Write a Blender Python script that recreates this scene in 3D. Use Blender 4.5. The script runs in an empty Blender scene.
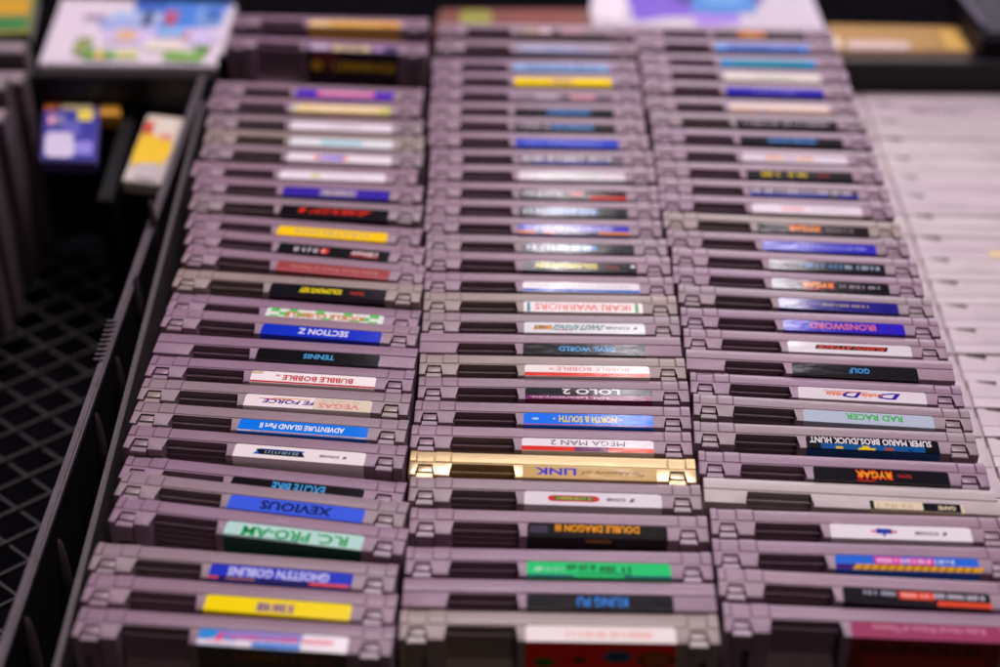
import bpy, bmesh, math, random
from mathutils import Vector, Matrix
random.seed(7)
S = bpy.context.scene
COL = S.collection
MM = 0.001

# ------------------------------------------------------------------ camera
F_PX, TH, ROLL, HCAM, TOP = 1647.9, 0.652219, 0.0070945, 453.76, 133.0   # mm, radians
cam_d = bpy.data.cameras.new('camera'); cam = bpy.data.objects.new('camera', cam_d); COL.objects.link(cam)
cam_d.sensor_width = 36.0; cam_d.lens = 36.0 * F_PX / 1000.0
cam_d.clip_start = 0.01; cam_d.clip_end = 60
cam.matrix_world = Matrix.Translation((0, 0, (HCAM + TOP) * MM)) @ Matrix.Rotation(math.pi / 2 - TH, 4, 'X') @ Matrix.Rotation(ROLL, 4, 'Z')
cam_d.dof.use_dof = True; cam_d.dof.focus_distance = 0.706; cam_d.dof.aperture_fstop = 3.4
cam_d.dof.aperture_blades = 7
S.camera = cam

def at(px, py, z):
    """point of the scene (mm) at height z seen at a pixel of the photo (survey of the photograph)"""
    X, Y = px - 500.0, 333.5 - py
    c, s = math.cos(ROLL), math.sin(ROLL)
    X, Y = c * X - s * Y, s * X + c * Y
    dy = F_PX * math.cos(TH) + Y * math.sin(TH); dz = -F_PX * math.sin(TH) + Y * math.cos(TH)
    t = -(HCAM + TOP - z) / dz
    return Vector((X * t, dy * t, z))

# ------------------------------------------------------------------ materials
MATS = {}
def lin(h):
    h = h.lstrip('#'); out = []
    for i in (0, 2, 4):
        v = int(h[i:i + 2], 16) / 255
        out.append(v / 12.92 if v <= .04045 else ((v + .055) / 1.055) ** 2.4)
    return tuple(out)

def mat(key, col, rough=.5, bump=0.0, bscale=1200, vary=0.0, metal=0.0, stretch=(1, 1, 1), dirt=None, spec=.5, coat=0):
    if key in MATS: return MATS[key]
    if isinstance(col, str): col = lin(col)
    m = bpy.data.materials.new(key); m.use_nodes = True
    nt = m.node_tree; b = nt.nodes['Principled BSDF']
    b.inputs['Base Color'].default_value = (*col, 1); b.inputs['Roughness'].default_value = rough
    b.inputs['Metallic'].default_value = metal; b.inputs['Specular IOR Level'].default_value = spec
    if coat:
        b.inputs['Coat Weight'].default_value = coat; b.inputs['Coat Roughness'].default_value = .12
    tc = nt.nodes.new('ShaderNodeTexCoord'); mp = nt.nodes.new('ShaderNodeMapping')
    oi = nt.nodes.new('ShaderNodeObjectInfo')
    add = nt.nodes.new('ShaderNodeVectorMath'); add.operation = 'ADD'
    sc = nt.nodes.new('ShaderNodeVectorMath'); sc.operation = 'SCALE'; sc.inputs[3].default_value = .7
    comb = nt.nodes.new('ShaderNodeCombineXYZ')
    for k in range(3): nt.links.new(oi.outputs['Random'], comb.inputs[k])
    nt.links.new(comb.outputs[0], sc.inputs[0])
    nt.links.new(tc.outputs['Object'], add.inputs[0]); nt.links.new(sc.outputs[0], add.inputs[1])
    nt.links.new(add.outputs[0], mp.inputs['Vector']); mp.inputs['Scale'].default_value = stretch
    if vary:
        n = nt.nodes.new('ShaderNodeTexNoise'); n.inputs['Scale'].default_value = 55; n.inputs['Detail'].default_value = 6
        n.inputs['Roughness'].default_value = .65
        nt.links.new(mp.outputs[0], n.inputs['Vector'])
        r = nt.nodes.new('ShaderNodeMapRange'); r.inputs['From Min'].default_value = .3; r.inputs['From Max'].default_value = .7
        r.inputs['To Min'].default_value = 1 - vary; r.inputs['To Max'].default_value = 1 + vary
        nt.links.new(n.outputs['Fac'], r.inputs['Value'])
        mx = nt.nodes.new('ShaderNodeVectorMath'); mx.operation = 'SCALE'; mx.inputs[0].default_value = col
        nt.links.new(r.outputs[0], mx.inputs[3])
        src = mx.outputs[0]
        if dirt:
            n3 = nt.nodes.new('ShaderNodeTexNoise'); n3.inputs['Scale'].default_value = 130; n3.inputs['Detail'].default_value = 8
            n3.inputs['Roughness'].default_value = .75
            nt.links.new(mp.outputs[0], n3.inputs['Vector'])
            cr = nt.nodes.new('ShaderNodeValToRGB'); cr.color_ramp.elements[0].position = .60; cr.color_ramp.elements[1].position = .74
            cr.color_ramp.elements[0].color = (0, 0, 0, 1); cr.color_ramp.elements[1].color = (dirt[3],) * 3 + (1,)
            nt.links.new(n3.outputs['Fac'], cr.inputs[0])
            mi = nt.nodes.new('ShaderNodeMix'); mi.data_type = 'RGBA'
            nt.links.new(cr.outputs[0], mi.inputs[0]); nt.links.new(src, mi.inputs[6]); mi.inputs[7].default_value = (*dirt[:3], 1)
            src = mi.outputs[2]
        nt.links.new(src, b.inputs['Base Color'])
        r2 = nt.nodes.new('ShaderNodeMapRange'); r2.inputs['To Min'].default_value = rough - .1; r2.inputs['To Max'].default_value = rough + .12
        n4 = nt.nodes.new('ShaderNodeTexNoise'); n4.inputs['Scale'].default_value = 90; n4.inputs['Detail'].default_value = 5
        nt.links.new(mp.outputs[0], n4.inputs['Vector']); nt.links.new(n4.outputs['Fac'], r2.inputs['Value'])
        nt.links.new(r2.outputs[0], b.inputs['Roughness'])
    if bump:
        n2 = nt.nodes.new('ShaderNodeTexNoise'); n2.inputs['Scale'].default_value = bscale; n2.inputs['Detail'].default_value = 3
        bp = nt.nodes.new('ShaderNodeBump'); bp.inputs['Strength'].default_value = bump; bp.inputs['Distance'].default_value = .0004
        nt.links.new(mp.outputs[0], n2.inputs['Vector']); nt.links.new(n2.outputs['Fac'], bp.inputs['Height'])
        nt.links.new(bp.outputs[0], b.inputs['Normal'])
    MATS[key] = m
    return m

SCOL = {  # plastic colours
    'L': (.272, .176, .228), 'M': (.250, .164, .213), 'G': (.262, .192, .218), 'B': (.29, .225, .205), 'P': (.256, .160, .226), 'W': (.44, .385, .375)}
dust = (.5, .43, .46, .35)
for k, c in SCOL.items():
    mat('front_' + k, c, .50, .35, 1500, .10, dirt=dust)
    mat('back_' + k, tuple(v * 1.0 for v in c), .28, .22, 500, .10, stretch=(.35, 1, 1), dirt=dust)
    mat('clip_' + k, tuple(v * .92 for v in c), .36, .15, 500, .10)
mat('front_Y', (.58, .43, .22), .34, .5, 300, .08, metal=.5); mat('back_Y', (.60, .45, .23), .32, .5, 260, .08, metal=.5, stretch=(.3, 1, 1)); mat('clip_Y', (.62, .47, .26), .25, .2, 500, .08, metal=.5)
def ink(h, paper=False, g=False):
    k = ('paper_' if paper else 'ink_') + h
    return mat(k, h, .12, .19, 260, 0, stretch=(.35, 1, 1))

# ------------------------------------------------------------------ mesh helpers (input mm)
def link(name, me, parent=None, m=None):
    o = bpy.data.objects.new(name, me); COL.objects.link(o)
    if parent is not None: o.parent = parent
    if m is not None:
        if not me.materials: me.materials.append(m)
        o.material_slots[0].link = 'OBJECT'; o.material_slots[0].material = m
    return o

def fin(bm, name, smooth=True):
    bmesh.ops.recalc_face_normals(bm, faces=bm.faces)
    bmesh.ops.scale(bm, vec=(MM, MM, MM), verts=bm.verts)
    me = bpy.data.meshes.new(name); bm.to_mesh(me); bm.free()
    if smooth:
        me.shade_smooth()
        try: me.set_sharp_from_angle(angle=math.radians(28))
        except Exception: pass
    return me

def prism(bm, pts, z0, z1, bev=0, seg=2, top_only=True, extra=None):
    """extrude polygon pts (x,y) from z0 to z1, bevel upper edges"""
    vb = [bm.verts.new((x, y, z0)) for x, y in pts]; vt = [bm.verts.new((x, y, z1)) for x, y in pts]
    n = len(pts); bm.faces.new(vb[::-1]); bm.faces.new(vt)
    for i in range(n): bm.faces.new((vb[i], vb[(i + 1) % n], vt[(i + 1) % n], vt[i]))
    if bev:
        st = set(vt); es = set()
        for v in vt:
            for e in v.link_edges:
                if (e.verts[0] in st and e.verts[1] in st) or not top_only: es.add(e)
        if extra:
            for v in vt:
                for e in v.link_edges:
                    if not (e.verts[0] in st and e.verts[1] in st) and extra(v.co.x, v.co.y): es.add(e)
        bmesh.ops.bevel(bm, geom=list(es), offset=bev, offset_type='OFFSET', segments=seg, profile=.5, affect='EDGES', clamp_overlap=True)

def box(bm, x0, x1, y0, y1, z0, z1, bev=0, seg=2, top_only=True):
    prism(bm, [(x0, y0), (x1, y0), (x1, y1), (x0, y1)], z0, z1, bev, seg, top_only)

# ---- cartridge: local x -60..60, y -7.8 (front) .. 7.8 (back), z 0..133
HW, HT, Z = 60.0, 7.8, 133.0
U = lambda u: u - HW
XL, XR = -58.6, 59.1
SEAM = .35
def rounded(bm, x0, x1, z0, z1, yb, r):
    # bar along x with a rounded upper back edge and small chamfered ends
    N = 6
    def prof(ins, dz):
        p = [(SEAM, z0), (SEAM, z1 - .3 - dz), (SEAM + .3, z1 - dz)]
        R, y = 22.0, SEAM + 1.6          # gentle crown, then the rounded back corner
        ym = yb - r * .55; a1 = math.asin((ym - y) / R)
        for k in range(7):
            a = a1 * k / 6; p.append((y + R * math.sin(a), z1 - R + R * math.cos(a) - dz))
        rc = r * .9; cy, cz = ym - rc * math.sin(a1), z1 - R + (R - rc) * math.cos(a1)
        for k in range(1, N + 1):
            a = a1 + (math.pi / 2 - a1) * k / N; p.append((min(cy + rc * math.sin(a), yb) - ins, cz + rc * math.cos(a) - dz))
        return p + [(p[-1][0], z0)]
    rings = [(x0, prof(.25, .25)), (x0 + .25, prof(0, 0)), (x1 - .25, prof(0, 0)), (x1, prof(.25, .25))]
    vs = [[bm.verts.new((x, y, z)) for y, z in p] for x, p in rings]
    bm.faces.new(vs[0]); bm.faces.new(vs[-1][::-1]); n = len(vs[0])
    for j in range(3):
        for i in range(n): bm.faces.new((vs[j][i], vs[j + 1][i], vs[j + 1][(i + 1) % n], vs[j][(i + 1) % n]))
def back_shell(kind):
    bm = bmesh.new()
    if kind == 'clip':
        box(bm, XL + .3, XR - .3, SEAM, HT - .3, 0, Z - 1.3)
        for a, b, d in ((1.4, 4.2, 0), (4.35, 11.5, .35), (11.85, 18.4, 0.05), (18.6, 107.4, .15), (107.75, 114.7, .35), (115.05, 119.1, 0)):
            rounded(bm, U(a), U(b), Z - 3.2, Z - d, HT - (0.0 if d != .15 else .3), 1.8)
    else:
        rounded(bm, XL, XR, 0, Z, HT, 1.8)
    return fin(bm, 'back_shell')

def front_shell(kind):
    bm = bmesh.new()
    y0, y1, yr = -HT, SEAM - .25, -.12
    GL, GR = U(18.4), U(44.8)
    def notch(a, b): return [(U(a), y0), (U(a), -.9), (U(b), -.9), (U(b), y0)]
    pts = [(XL, y0)]
    if kind == 'clip': pts += notch(4.5, 11.5)
    pts += [(GL, y0), (GL, yr), (GR, yr), (GR, y0)]
    if kind == 'clip': pts += notch(107.8, 114.8)
    pts += [(XR, y0), (XR, y1), (XL, y1)]
    prism(bm, pts, Z - 26, Z, .55, 2, extra=lambda x, y: y < -5)
    box(bm, XL + .01, XR - .01, y0 + .02, y1, 0, Z - 26.02)
    return fin(bm, 'front_shell')

def grip():
    bm = bmesh.new()
    GL, GR = U(18.4) + .05, U(44.8) - .05
    for i in range(5):
        z = Z - 3.3 - i * 3.0
        bmesh.ops.create_cube(bm, size=1, matrix=Matrix.Translation(((GL + GR) / 2, -1.15, z - .35)) @ Matrix.Diagonal((GR - GL, 2.2, .7, 1)))
    # sloping ramp below the ridges
    pr = [(-.13, Z - 17.5), (-.13, Z - 25.9), (-HT + .3, Z - 25.9), (-HT + .3, Z - 24.0)]
    a = [bm.verts.new((GL, y, z)) for y, z in pr]; b = [bm.verts.new((GR, y, z)) for y, z in pr]
    bm.faces.new(a); bm.faces.new(b[::-1])
    for i in range(4): bm.faces.new((a[i], b[i], b[(i + 1) % 4], a[(i + 1) % 4]))
    return fin(bm, 'grip', False)

def clip():
    bm = bmesh.new()   # local x 0 centre
    box(bm, -2.95, 2.95, -5.1, -1.5, Z - 6, Z - .7, .3, 2)
    # protruding tongue, wider to the front
    pts = [(-3.1, -5.75), (-3.35, -HT - .75), (3.35, -HT - .75), (3.1, -5.75)]
    vt = [(-3.1, -5.75, Z - .95), (-3.35, -HT - .65, Z - 1.1), (3.35, -HT - .65, Z - 1.1), (3.1, -5.75, Z - .95)]
    lo = [bm.verts.new((x, y, Z - 9)) for x, y in pts]; up = [bm.verts.new(v) for v in vt]
    bm.faces.new(lo); bm.faces.new(up[::-1])
    for i in range(4): bm.faces.new((lo[i], up[i], up[(i + 1) % 4], lo[(i + 1) % 4]))
    bmesh.ops.bevel(bm, geom=[e for e in bm.edges if e.verts[0] in up and e.verts[1] in up], offset=.25, segments=2, affect='EDGES')
    return fin(bm, 'clip')

LX0, LX1 = 48.0, 103.0
LY0, LY1 = -HT, -.25          # label on the end face
def label_mesh(x0, x1, y1, drop, r=1.3, bevl=False):
    """paper label folded over the front edge: rounded at the back corners"""
    bm = bmesh.new()
    pts = [(x0, LY0 - .10), (x1, LY0 - .10)]
    for k in range(6):
        a = math.radians(90 * k / 5); pts.append((x1 - r + r * math.cos(a), y1 - r + r * math.sin(a)))
    rr = r * (2.0 if bevl else 1)
    for k in range(6):
        a = math.radians(90 + 90 * k / 5); pts.append((x0 + rr + rr * math.cos(a), y1 - rr + rr * math.sin(a)))
    prism(bm, pts, Z + .02, Z + .17)
    if drop:
        box(bm, x0, x1, LY0 - .22, LY0 - .08, Z - drop, Z + .16)
    return fin(bm, 'label', False)

def rect_on(bm, mi, x0, x1, y0, y1, z, sk=0):
    vs = [bm.verts.new(p) for p in ((x0, y0, z), (x1, y0, z), (x1 + sk, y1, z), (x0 + sk, y1, z))]
    bm.faces.new(vs).material_index = mi

_gly = {}
def text_polys(s, bold):
    k = (s, bold)
    if k in _gly: return _gly[k]
    cu = bpy.data.curves.new('t', 'FONT'); cu.body = s; cu.size = 1; cu.resolution_u = 2; cu.offset = .028 if bold else 0.0
    o = bpy.data.objects.new('t', cu); COL.objects.link(o)
    dg = bpy.context.evaluated_depsgraph_get()
    me = o.evaluated_get(dg).to_mesh()
    vs = [tuple(v.co[:2]) for v in me.vertices]; fs = [tuple(p.vertices) for p in me.polygons]
    o.evaluated_get(dg).to_mesh_clear()
    bpy.data.objects.remove(o); bpy.data.curves.remove(cu)
    _gly[k] = (vs, fs); return vs, fs

def text_on(bm, mi, s, x0, x1, y0, y1, z, up=False, bold=True, shear=0, wall=None, jit=0):
    vs, fs = text_polys(s, bold)
    ax, bx = min(v[0] for v in vs), max(v[0] for v in vs); ay, by = min(v[1] for v in vs), max(v[1] for v in vs)
    if bold and wall is None: g = (y1 - y0) * .09; y0, y1 = y0 - g, y1 + g
    out = []
    for x, y in vs:
        a = (x - ax) / (bx - ax); b = (y - ay) / (by - ay)
        a += shear * (b - .5) * (y1 - y0) / (x1 - x0)
        if not up: a, b = 1 - a, 1 - b            # read from the other side of the table
        X, Y = x0 + a * (x1 - x0), y0 + b * (y1 - y0)
        out.append(bm.verts.new((X, Y, z) if wall is None else (X, wall, Y)))
    for f in fs:
        try: bm.faces.new([out[i] for i in f]).material_index = mi
        except ValueError: pass

def scrib_on(bm, mi, x0, x1, y0, y1, z, rng, wall=None):
    """small unreadable lettering: letter-like strokes"""
    x = x0; h = y1 - y0; w = h * .62
    def st(a0, a1, b0, b1):
        a1 = min(a1, x1)
        if a1 <= a0: return
        ps = ((a0, b0), (a1, b0), (a1, b1), (a0, b1))
        bm.faces.new([bm.verts.new((p, q, z) if wall is None else (p, wall, q)) for p, q in ps]).material_index = mi
    i = 0; t = h * .22
    while x < x1 - w * .6:
        if i and rng.random() < .12: x += w * .7; i = 0; continue
        st(x, x + t, y0, y1)
        k = rng.randrange(6)
        if k in (0, 2, 4): st(x + w - t, x + w, y0, y1)
        if k in (0, 1, 3): st(x + t, x + w - t, y1 - t, y1)
        if k in (1, 2, 5): st(x + t, x + w - t, y0 + h * .4, y0 + h * .4 + t)
        if k in (0, 3, 4, 5): st(x + t, x + w - t, y0, y0 + t)
        x += w * 1.28; i += 1

def print_mesh(els, x0, drop, rng, y_ref=LY0):
    """everything printed on a label, painted glare included; top elements (X 0..55, Y 0..7.5 from the front edge), front elements 'F..' (X, Y measured up from fold, negative)"""
    bm = bmesh.new(); mats = []
    def mi(c):
        m = ink(c)
        if m not in mats: mats.append(m)
        return mats.index(m)
    for n, e in enumerate(els):
        k, c = e[0], e[1]; zt = Z + .19 + .012 * n; yw = LY0 - .25 - .012 * n
        if k == 'R': rect_on(bm, mi(c), U(x0 + e[2]), U(x0 + e[3]), y_ref + e[4], y_ref + e[5], zt, *(e[6:7]))
        elif k == 'T': text_on(bm, mi(c), e[6], U(x0 + e[2]), U(x0 + e[3]), y_ref + e[4], y_ref + e[5], zt, shear=e[7] if len(e) > 7 else 0, bold=(e[8] if len(e) > 8 else True))
        elif k == 'S': scrib_on(bm, mi(c), U(x0 + e[2]), U(x0 + e[3]), y_ref + e[4], y_ref + e[5], zt, rng)
        elif k == 'O':   # ellipse
            cx, cy, rx, ry = e[2:6]
            bm.faces.new([bm.verts.new((U(x0 + cx + rx * math.cos(a)), y_ref + cy + ry * math.sin(a), zt)) for a in [i * math.pi / 12 for i in range(24)]]).material_index = mi(c)
        elif k == 'FR':
            vs = [bm.verts.new((U(x0 + p), yw, Z + q)) for p, q in ((e[2], e[4]), (e[3], e[4]), (e[3], e[5]), (e[2], e[5]))]
            bm.faces.new(vs).material_index = mi(c)
        elif k == 'FT': text_on(bm, mi(c), e[6], U(x0 + e[2]), U(x0 + e[3]), Z + e[4], Z + e[5], 0, up=True, wall=yw)
        elif k == 'FS': scrib_on(bm, mi(c), U(x0 + e[2]), U(x0 + e[3]), Z + e[4], Z + e[5], 0, rng, wall=yw)
        elif k == 'FO':
            cx, cz, rx, rz = e[2:6]
            bm.faces.new([bm.verts.new((U(x0 + cx + rx * math.cos(a)), yw, Z + cz + rz * math.sin(a))) for a in [i * math.pi / 12 for i in range(24)]]).material_index = mi(c)
    bmesh.ops.scale(bm, vec=(MM, MM, MM), verts=bm.verts)
    me = bpy.data.meshes.new('print'); bm.to_mesh(me); bm.free()
    for m in mats: me.materials.append(m)
    return me

BS = {'clip': back_shell('clip'), 'plain': back_shell('plain')}
FS = {'clip': front_shell('clip'), 'plain': front_shell('plain')}
GRIP, CLIP = grip(), clip()
LBL = {}

def tag(o, label=None, cat=None, group=None, kind=None):
    if label: o['label'] = label
    if cat: o['category'] = cat
    if group: o['group'] = group
    if kind: o['kind'] = kind
    return o

def empty(name, loc=(0, 0, 0), rz=0):
    o = bpy.data.objects.new(name, None); COL.objects.link(o); o.location = loc; o.rotation_euler = (0, 0, rz); o.empty_display_size = .02
    return o

def cartridge(pos, rz, kind, sh, paper, els, label, group, drop=60, lean=0, rng=None, small=None, clipm=None):
    r = empty('game_cartridge', pos, rz); r.rotation_euler = (lean, 0, rz)
    tag(r, label, 'cartridge', group)
    link('back_shell', BS[kind], r, MATS['back_' + sh]); link('front_shell', FS[kind], r, MATS['front_' + sh])
    link('grip', GRIP, r, MATS['front_' + sh])
    if kind == 'clip':
        for x in (8.0, 111.3):
            c = link('clip', CLIP, r, MATS['clip_' + (clipm or sh)]); c.location = (U(x) * MM, 0, 0)
    x0, x1 = small or (LX0, LX1)
    k = (x0, x1, drop, small is not None)
    if k not in LBL: LBL[k] = label_mesh(U(x0), U(x1), LY1 if not small else LY0 + 5.0, drop, 1.3 if not small else .4)
    l = link('label', LBL[k], r, ink(paper, True))
    if els:
        pm = print_mesh(els, x0, drop, rng)
        p = bpy.data.objects.new('printed_title', pm); COL.objects.link(p); p.parent = l
    return r

# ------------------------------------------------------------------ survey of the three columns: label ends in the photograph
C1=[(197,635,350,644),(204,603,352,614),(210,572,352,583),(224,530,366,546),(228,497,366,517),(231,476,362,490),(233,452,366,461),(239,427,367,435),(244.5,401,372,407),(251,378.6,375,386),(257,354,379,361.6),(261.5,328,381.6,337),(265.6,307,383,316.7),(271,288.5,385.7,295),(276.5,265,389.6,275.5),(279,244,389,255),(277.4,226.6,387.5,235),(281.6,211,387.5,216),(284,192,389,196.6),(278.6,175,386.6,178.6),(286.6,156,393,161),(289,141.7,394.5,145.6),(290.5,126,393,129.5),(291.8,107,390,110.5),(297,92.3,393,96),(305,46,400,50),(306,23.4,403.6,25.5)]
C2=[(524.7,632,677,634),(529,602,671,605),(527.6,569,670,571.7),(529.4,529,665.4,533),(525,497,661,501),(521,471.4,658.6,475.5),(522.6,443.5,653,447),(524,419,653,422),(526.4,392.6,651,394.5),(525,369,649,371),(524,348.8,645,351),(525,326.4,644,328.6),(525,308,641.6,309.4),(524,285.8,638.4,288),(523.4,265.4,635.4,269),(523.4,246.6,632,249.4),(519,229.8,628.4,232),(520.6,210,625.6,212),(520.6,193.4,625,196),(517.8,174.6,625.6,176.6),(522,159,620,160),(515.6,142.8,618.8,145),(515.6,126,614,128.4),(516.8,111.6,611.6,112.8),(515.6,96,611.6,98),(512,81.6,614,82.8),(512,66.7,610,68),(515.6,49,609,51),(515.6,31,609,32.4)]
C3=[(849.6,628.5,1004,635),(843.4,594.4,990,602),(834,562,980.5,566.5),(829.5,531,972,535.5),(821,500,959,506.4),(813.8,472.8,948.8,479),(805.4,440.8,938.6,445.6),(802,415.8,935,424.8),(798,392.8,927,399),(792,368.5,917.7,374.3),(787.5,346,911.6,351.5),(783.4,325,904,330),(779,303,898,309.7),(772.2,282.5,888.5,288.3),(772,264.5,882.7,270),(763.7,245,875,249.5),(759,225.6,867,231),(751.5,208.5,862.5,212.4),(751.5,192,856.5,195.6),(747,174,852,177),(741,156.6,849,160.5),(741,139.5,841.5,142.5),(736.5,123,837,125.4),(727.8,107.8,831.4,110.6),(725,90,825,93),(720.8,76,823,79),(718,62,817.4,63.8),(713.8,47,810.4,49),(712.4,33.6,806,35)]

W, K = 'e9e2e0', '100e12'
# (look, short, shell kind, shell colour, paper, elements, options); glare on some labels is put into paper and ink
D1 = [
 ('pale blue and white end label with pink lettering', 'pale blue', 'clip', 'L', 'ece8ea', [('R','2f8fd8',0,14,0,7.5),('R','8a86cc',10,38,3,7.5),('R','e9e0e6',0,20,.3,2.4),('R','2a7fd6',20,38,0,2.4),('O','e9c4c8',7,2.2,3,1.2),('R','e04a86',6,8.5,2.2,6.4,1.5),('S','e23c78',12,24,3.2,5.6),('S','e23c78',25,37,3.2,5.6),('S','e0607c',38.5,50,3,5.4),('FR','4f463c',0,55,-60,-.2),('FR','2a66b0',26,36,-1.8,-.2),('FS','9a5a28',14,50,-7,-3.4)], {}),
 ('yellow end label with short purple lettering', 'yellow', 'clip', 'L', 'f8e000', [('R','d9b860',19.5,34,.8,5.6),('S','3b2c8a',20,33.5,1.4,5.2)], {'cut':1}),
 ('blue end label, orange edge and white capitals', 'orange-edged', 'clip', 'L', '2436c0', [('R','20142e',0,55,0,1.5),('R','d8501c',0,4,0,1.2),('R','c07a34',7,18,.2,.8),('R','e0501c',39,54,0,1.4),('T','cfd2f4',7,46,2.2,6.2,"GHOSTS'N GOBLINS")], {}),
 ('pale mint end label with green capitals', 'mint', 'clip', 'P', 'b4ded2', [('T','12a050',7,49,1.0,5.6,'R.C. PRO-AM'),('FR','0d4a38',0,55,-60,-.2),('R','0d4a38',0,30,0,.5)], {}),
 ('medium blue end label with navy capitals', 'medium blue', 'clip', 'G', '3c5ee0', [('T','0e1440',13,42,1.6,5.9,'XEVIOUS')], {}),
 ('half hidden black end label with cyan capitals', 'half hidden black', 'clip', 'L', K, [('T','3f9fd8',17,39,1.8,6.4,'EXCITE BIKE')], {}),
 ('white end label with a blue and black badge', 'blue-badged', 'clip', 'L', W, [('R','1b66c4',8,27,2.0,5.6,2.5),('R','14161c',11,30,2.0,5.2,-2),('S','7f93a8',13,27,2.8,4.6),('T','55505c',36,44,2.9,4.3,'KONAMI'),('R','55505c',45.5,46.8,2.8,4.2,.6)], {}),
 ('bright blue end label with small white lettering', 'bright blue', 'clip', 'L', '0a78e8', [('R','c9b6a8',0,55,0,.8),('R','8a4a3a',6,50,.2,.5),('T','e8eef4',9,45,2.8,5.6,'ADVENTURE ISLAND Part II')], {}),
 ('white end label half covered by a beige sticker', 'stickered white', 'clip', 'G', W, [('T','5a2a8a',8,34,2.4,4.8,'LIFE FORCE',.3),('R','c83a2a',6,20,4.9,5.3),('R','e8902a',12,28,5.6,6.0),('R','d9cdb4',30,54.8,-.1,7.3),('T','d88a84',32,50,1.2,4.0,'VEGAS'),('S','c9b9b0',33,50,5,6.6)], {'clipm':'B'}),
 ('white end label, red lettering, thin red edge', 'red-lettered white', 'clip', 'L', 'efeae6', [('R','b8202a',0,55,0,1.1),('R','cfb896',0,5,5.6,7.4),('T','c02a34',14,45,2.4,5.4,'BUBBLE BOBBLE'),('T','c02a34',11,13,4.6,5.6,'TM')], {}),
 ('long black end label with cyan capitals', 'cyan-lettered black', 'plain', 'P', K, [('T','4a9fd0',21,35,2.2,5.2,'TENNIS')], {}),
 ('deep blue end label with wide white capitals', 'deep blue', 'clip', 'L', '1430c0', [('T','d8dcf0',17,40,2.2,5.8,'SECTION Z')], {}),
 ('white end label, green checks, orange lettering', 'green-checked', 'clip', 'P', 'dfe4da', [('R','58c860',a,a+4.2,b,b+2.5) for a,b in ((2,0),(6.2,2.5),(10.4,5),(2,5),(40,0),(44.2,2.5),(48.4,0),(48.4,5),(14.6,2.5),(36,5),(23,5.2),(27,0))]+[('T','d0782a',9,46,2.2,5.2,'KICKLE CUBICLE')], {'dz':-2.5}),
 ('black end label with yellow and red lettering', 'yellow-lettered black', 'clip', 'B', '14121a', [('T','fae81c',14,34,1.8,5.2,"SOLOMON'S KEY"),('T','c0322a',38,45,2.4,4.4,'TECMO')], {}),
 ('faded brick-red end label with thin tan lettering', 'brick-red', 'clip', 'L', '9a4648', [('T','c89a90',7,49,2.6,5.0,'Robin Hood: Prince of Thieves',0,False),('R','b86068',0,55,0,1.2)], {}),
 ('black end label with a red and a white word', 'red-and-white worded', 'clip', 'L', '15141a', [('S','c9c4cc',8,20,1.8,5.2),('R','d43a34',21,25,1.6,5.4),('S','f0d0cc',22,24.5,2.0,5.0),('T','e8c8c8',36,49,2.0,5.2,'Ultimate',.5),('R','d84840',36,50,1.2,1.8)], {}),
 ('yellow end label with grey-blue capitals', 'yellow with grey-blue letters', 'clip', 'L', 'f8cc14', [('T','9a9a88',9,46,2.0,5.8,'CASTELIAN',0,False)], {'dz':-1.5}),
 ('black end label with slanting red capitals', 'slanting red', 'clip', 'G', K, [('T','e0342a',16,44,1.8,5.6,'ROBOCOP',1.2),('R','e0342a',9,12,1.8,5.6,1.2)], {}),
 ('purple end label with a grey panel in its middle', 'grey-panelled purple', 'clip', 'L', '3a28a0', [('R','8a7aa8',19,38,.6,6.8),('S','c0b49a',21,36,2,5.4)], {}),
 ('blank white end label with faint yellow marks', 'faintly marked white', 'clip', 'L', 'e6e0e6', [('R','d8cf9a',16,21,1.8,5.6),('S','c8c2cc',26,46,2.6,4.8)], {}),
 ('white end label with a red and purple badge', 'red-and-purple badged', 'clip', 'L', 'e6e0e4', [('R','e07a70',14,32,1.8,5.4),('R','8a70d0',17,29,1.2,6.2),('S','d8d0ec',18,28,2.4,5)], {}),
 ('white end label with pale cyan lettering', 'pale cyan lettered', 'clip', 'B', 'dfe4e6', [('R','a8d4dc',16,39,1.6,5.8),('S','7fc0cc',17,38,2.2,5.2)], {}),
 ('white end label with small grey lettering', 'grey-lettered white', 'clip', 'L', 'e6dfe6', [('S','8a8290',20,38,2.6,5.2)], {}),
 ('cream end label with yellow-green ends', 'cream', 'clip', 'L', 'ecd49c', [('R','c2c8b4',0,3.5,0,7.2),('R','c8cf6a',50,55,0,7.0),('S','f4e8cc',12,46,2.4,5.4)], {}),
 ('purple end label with a pink panel in its middle', 'pink-panelled purple', 'clip', 'L', '3c22b8', [('R','8a50c0',0,55,0,1.8),('R','d8789c',12,44,1.4,6.8),('S','e8b0b8',15,41,2.6,5.6)], {}),
 ('raised cream end label, black front with yellow capitals', 'raised', 'clip', 'L', '6a5a80', [('R','c8b8cc',3,14,1,6.5),('R','e4cf98',16,38,.6,6.2),('R','b08ac0',40,46,1,6),('S','3a3050',20,36,1.5,5.2),('R','3a3358',46,54,1,5.5),('FR','100c10',0,55,-60,-.3),('FR','8a2e32',4,20,-6.5,-1.5),('FO','f0c014',6.5,-10,3.4,3.2),('FO','7a4010',13,-9.5,3,3.4),('FT','ffd818',17,53,-12.6,-7.0,'LEMMINGS'),('FR','5a4a10',4,54,-14.2,-13.7)], {}),
 ('orange-yellow blurred end label, backmost', 'orange-yellow', 'clip', 'L', 'eab858', [('R','f0d49a',1,12,1,7),('R','d8964a',42,54,.6,4),('R','8a6a60',0,55,-.05,.8)], {'dz':0}),
]
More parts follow.
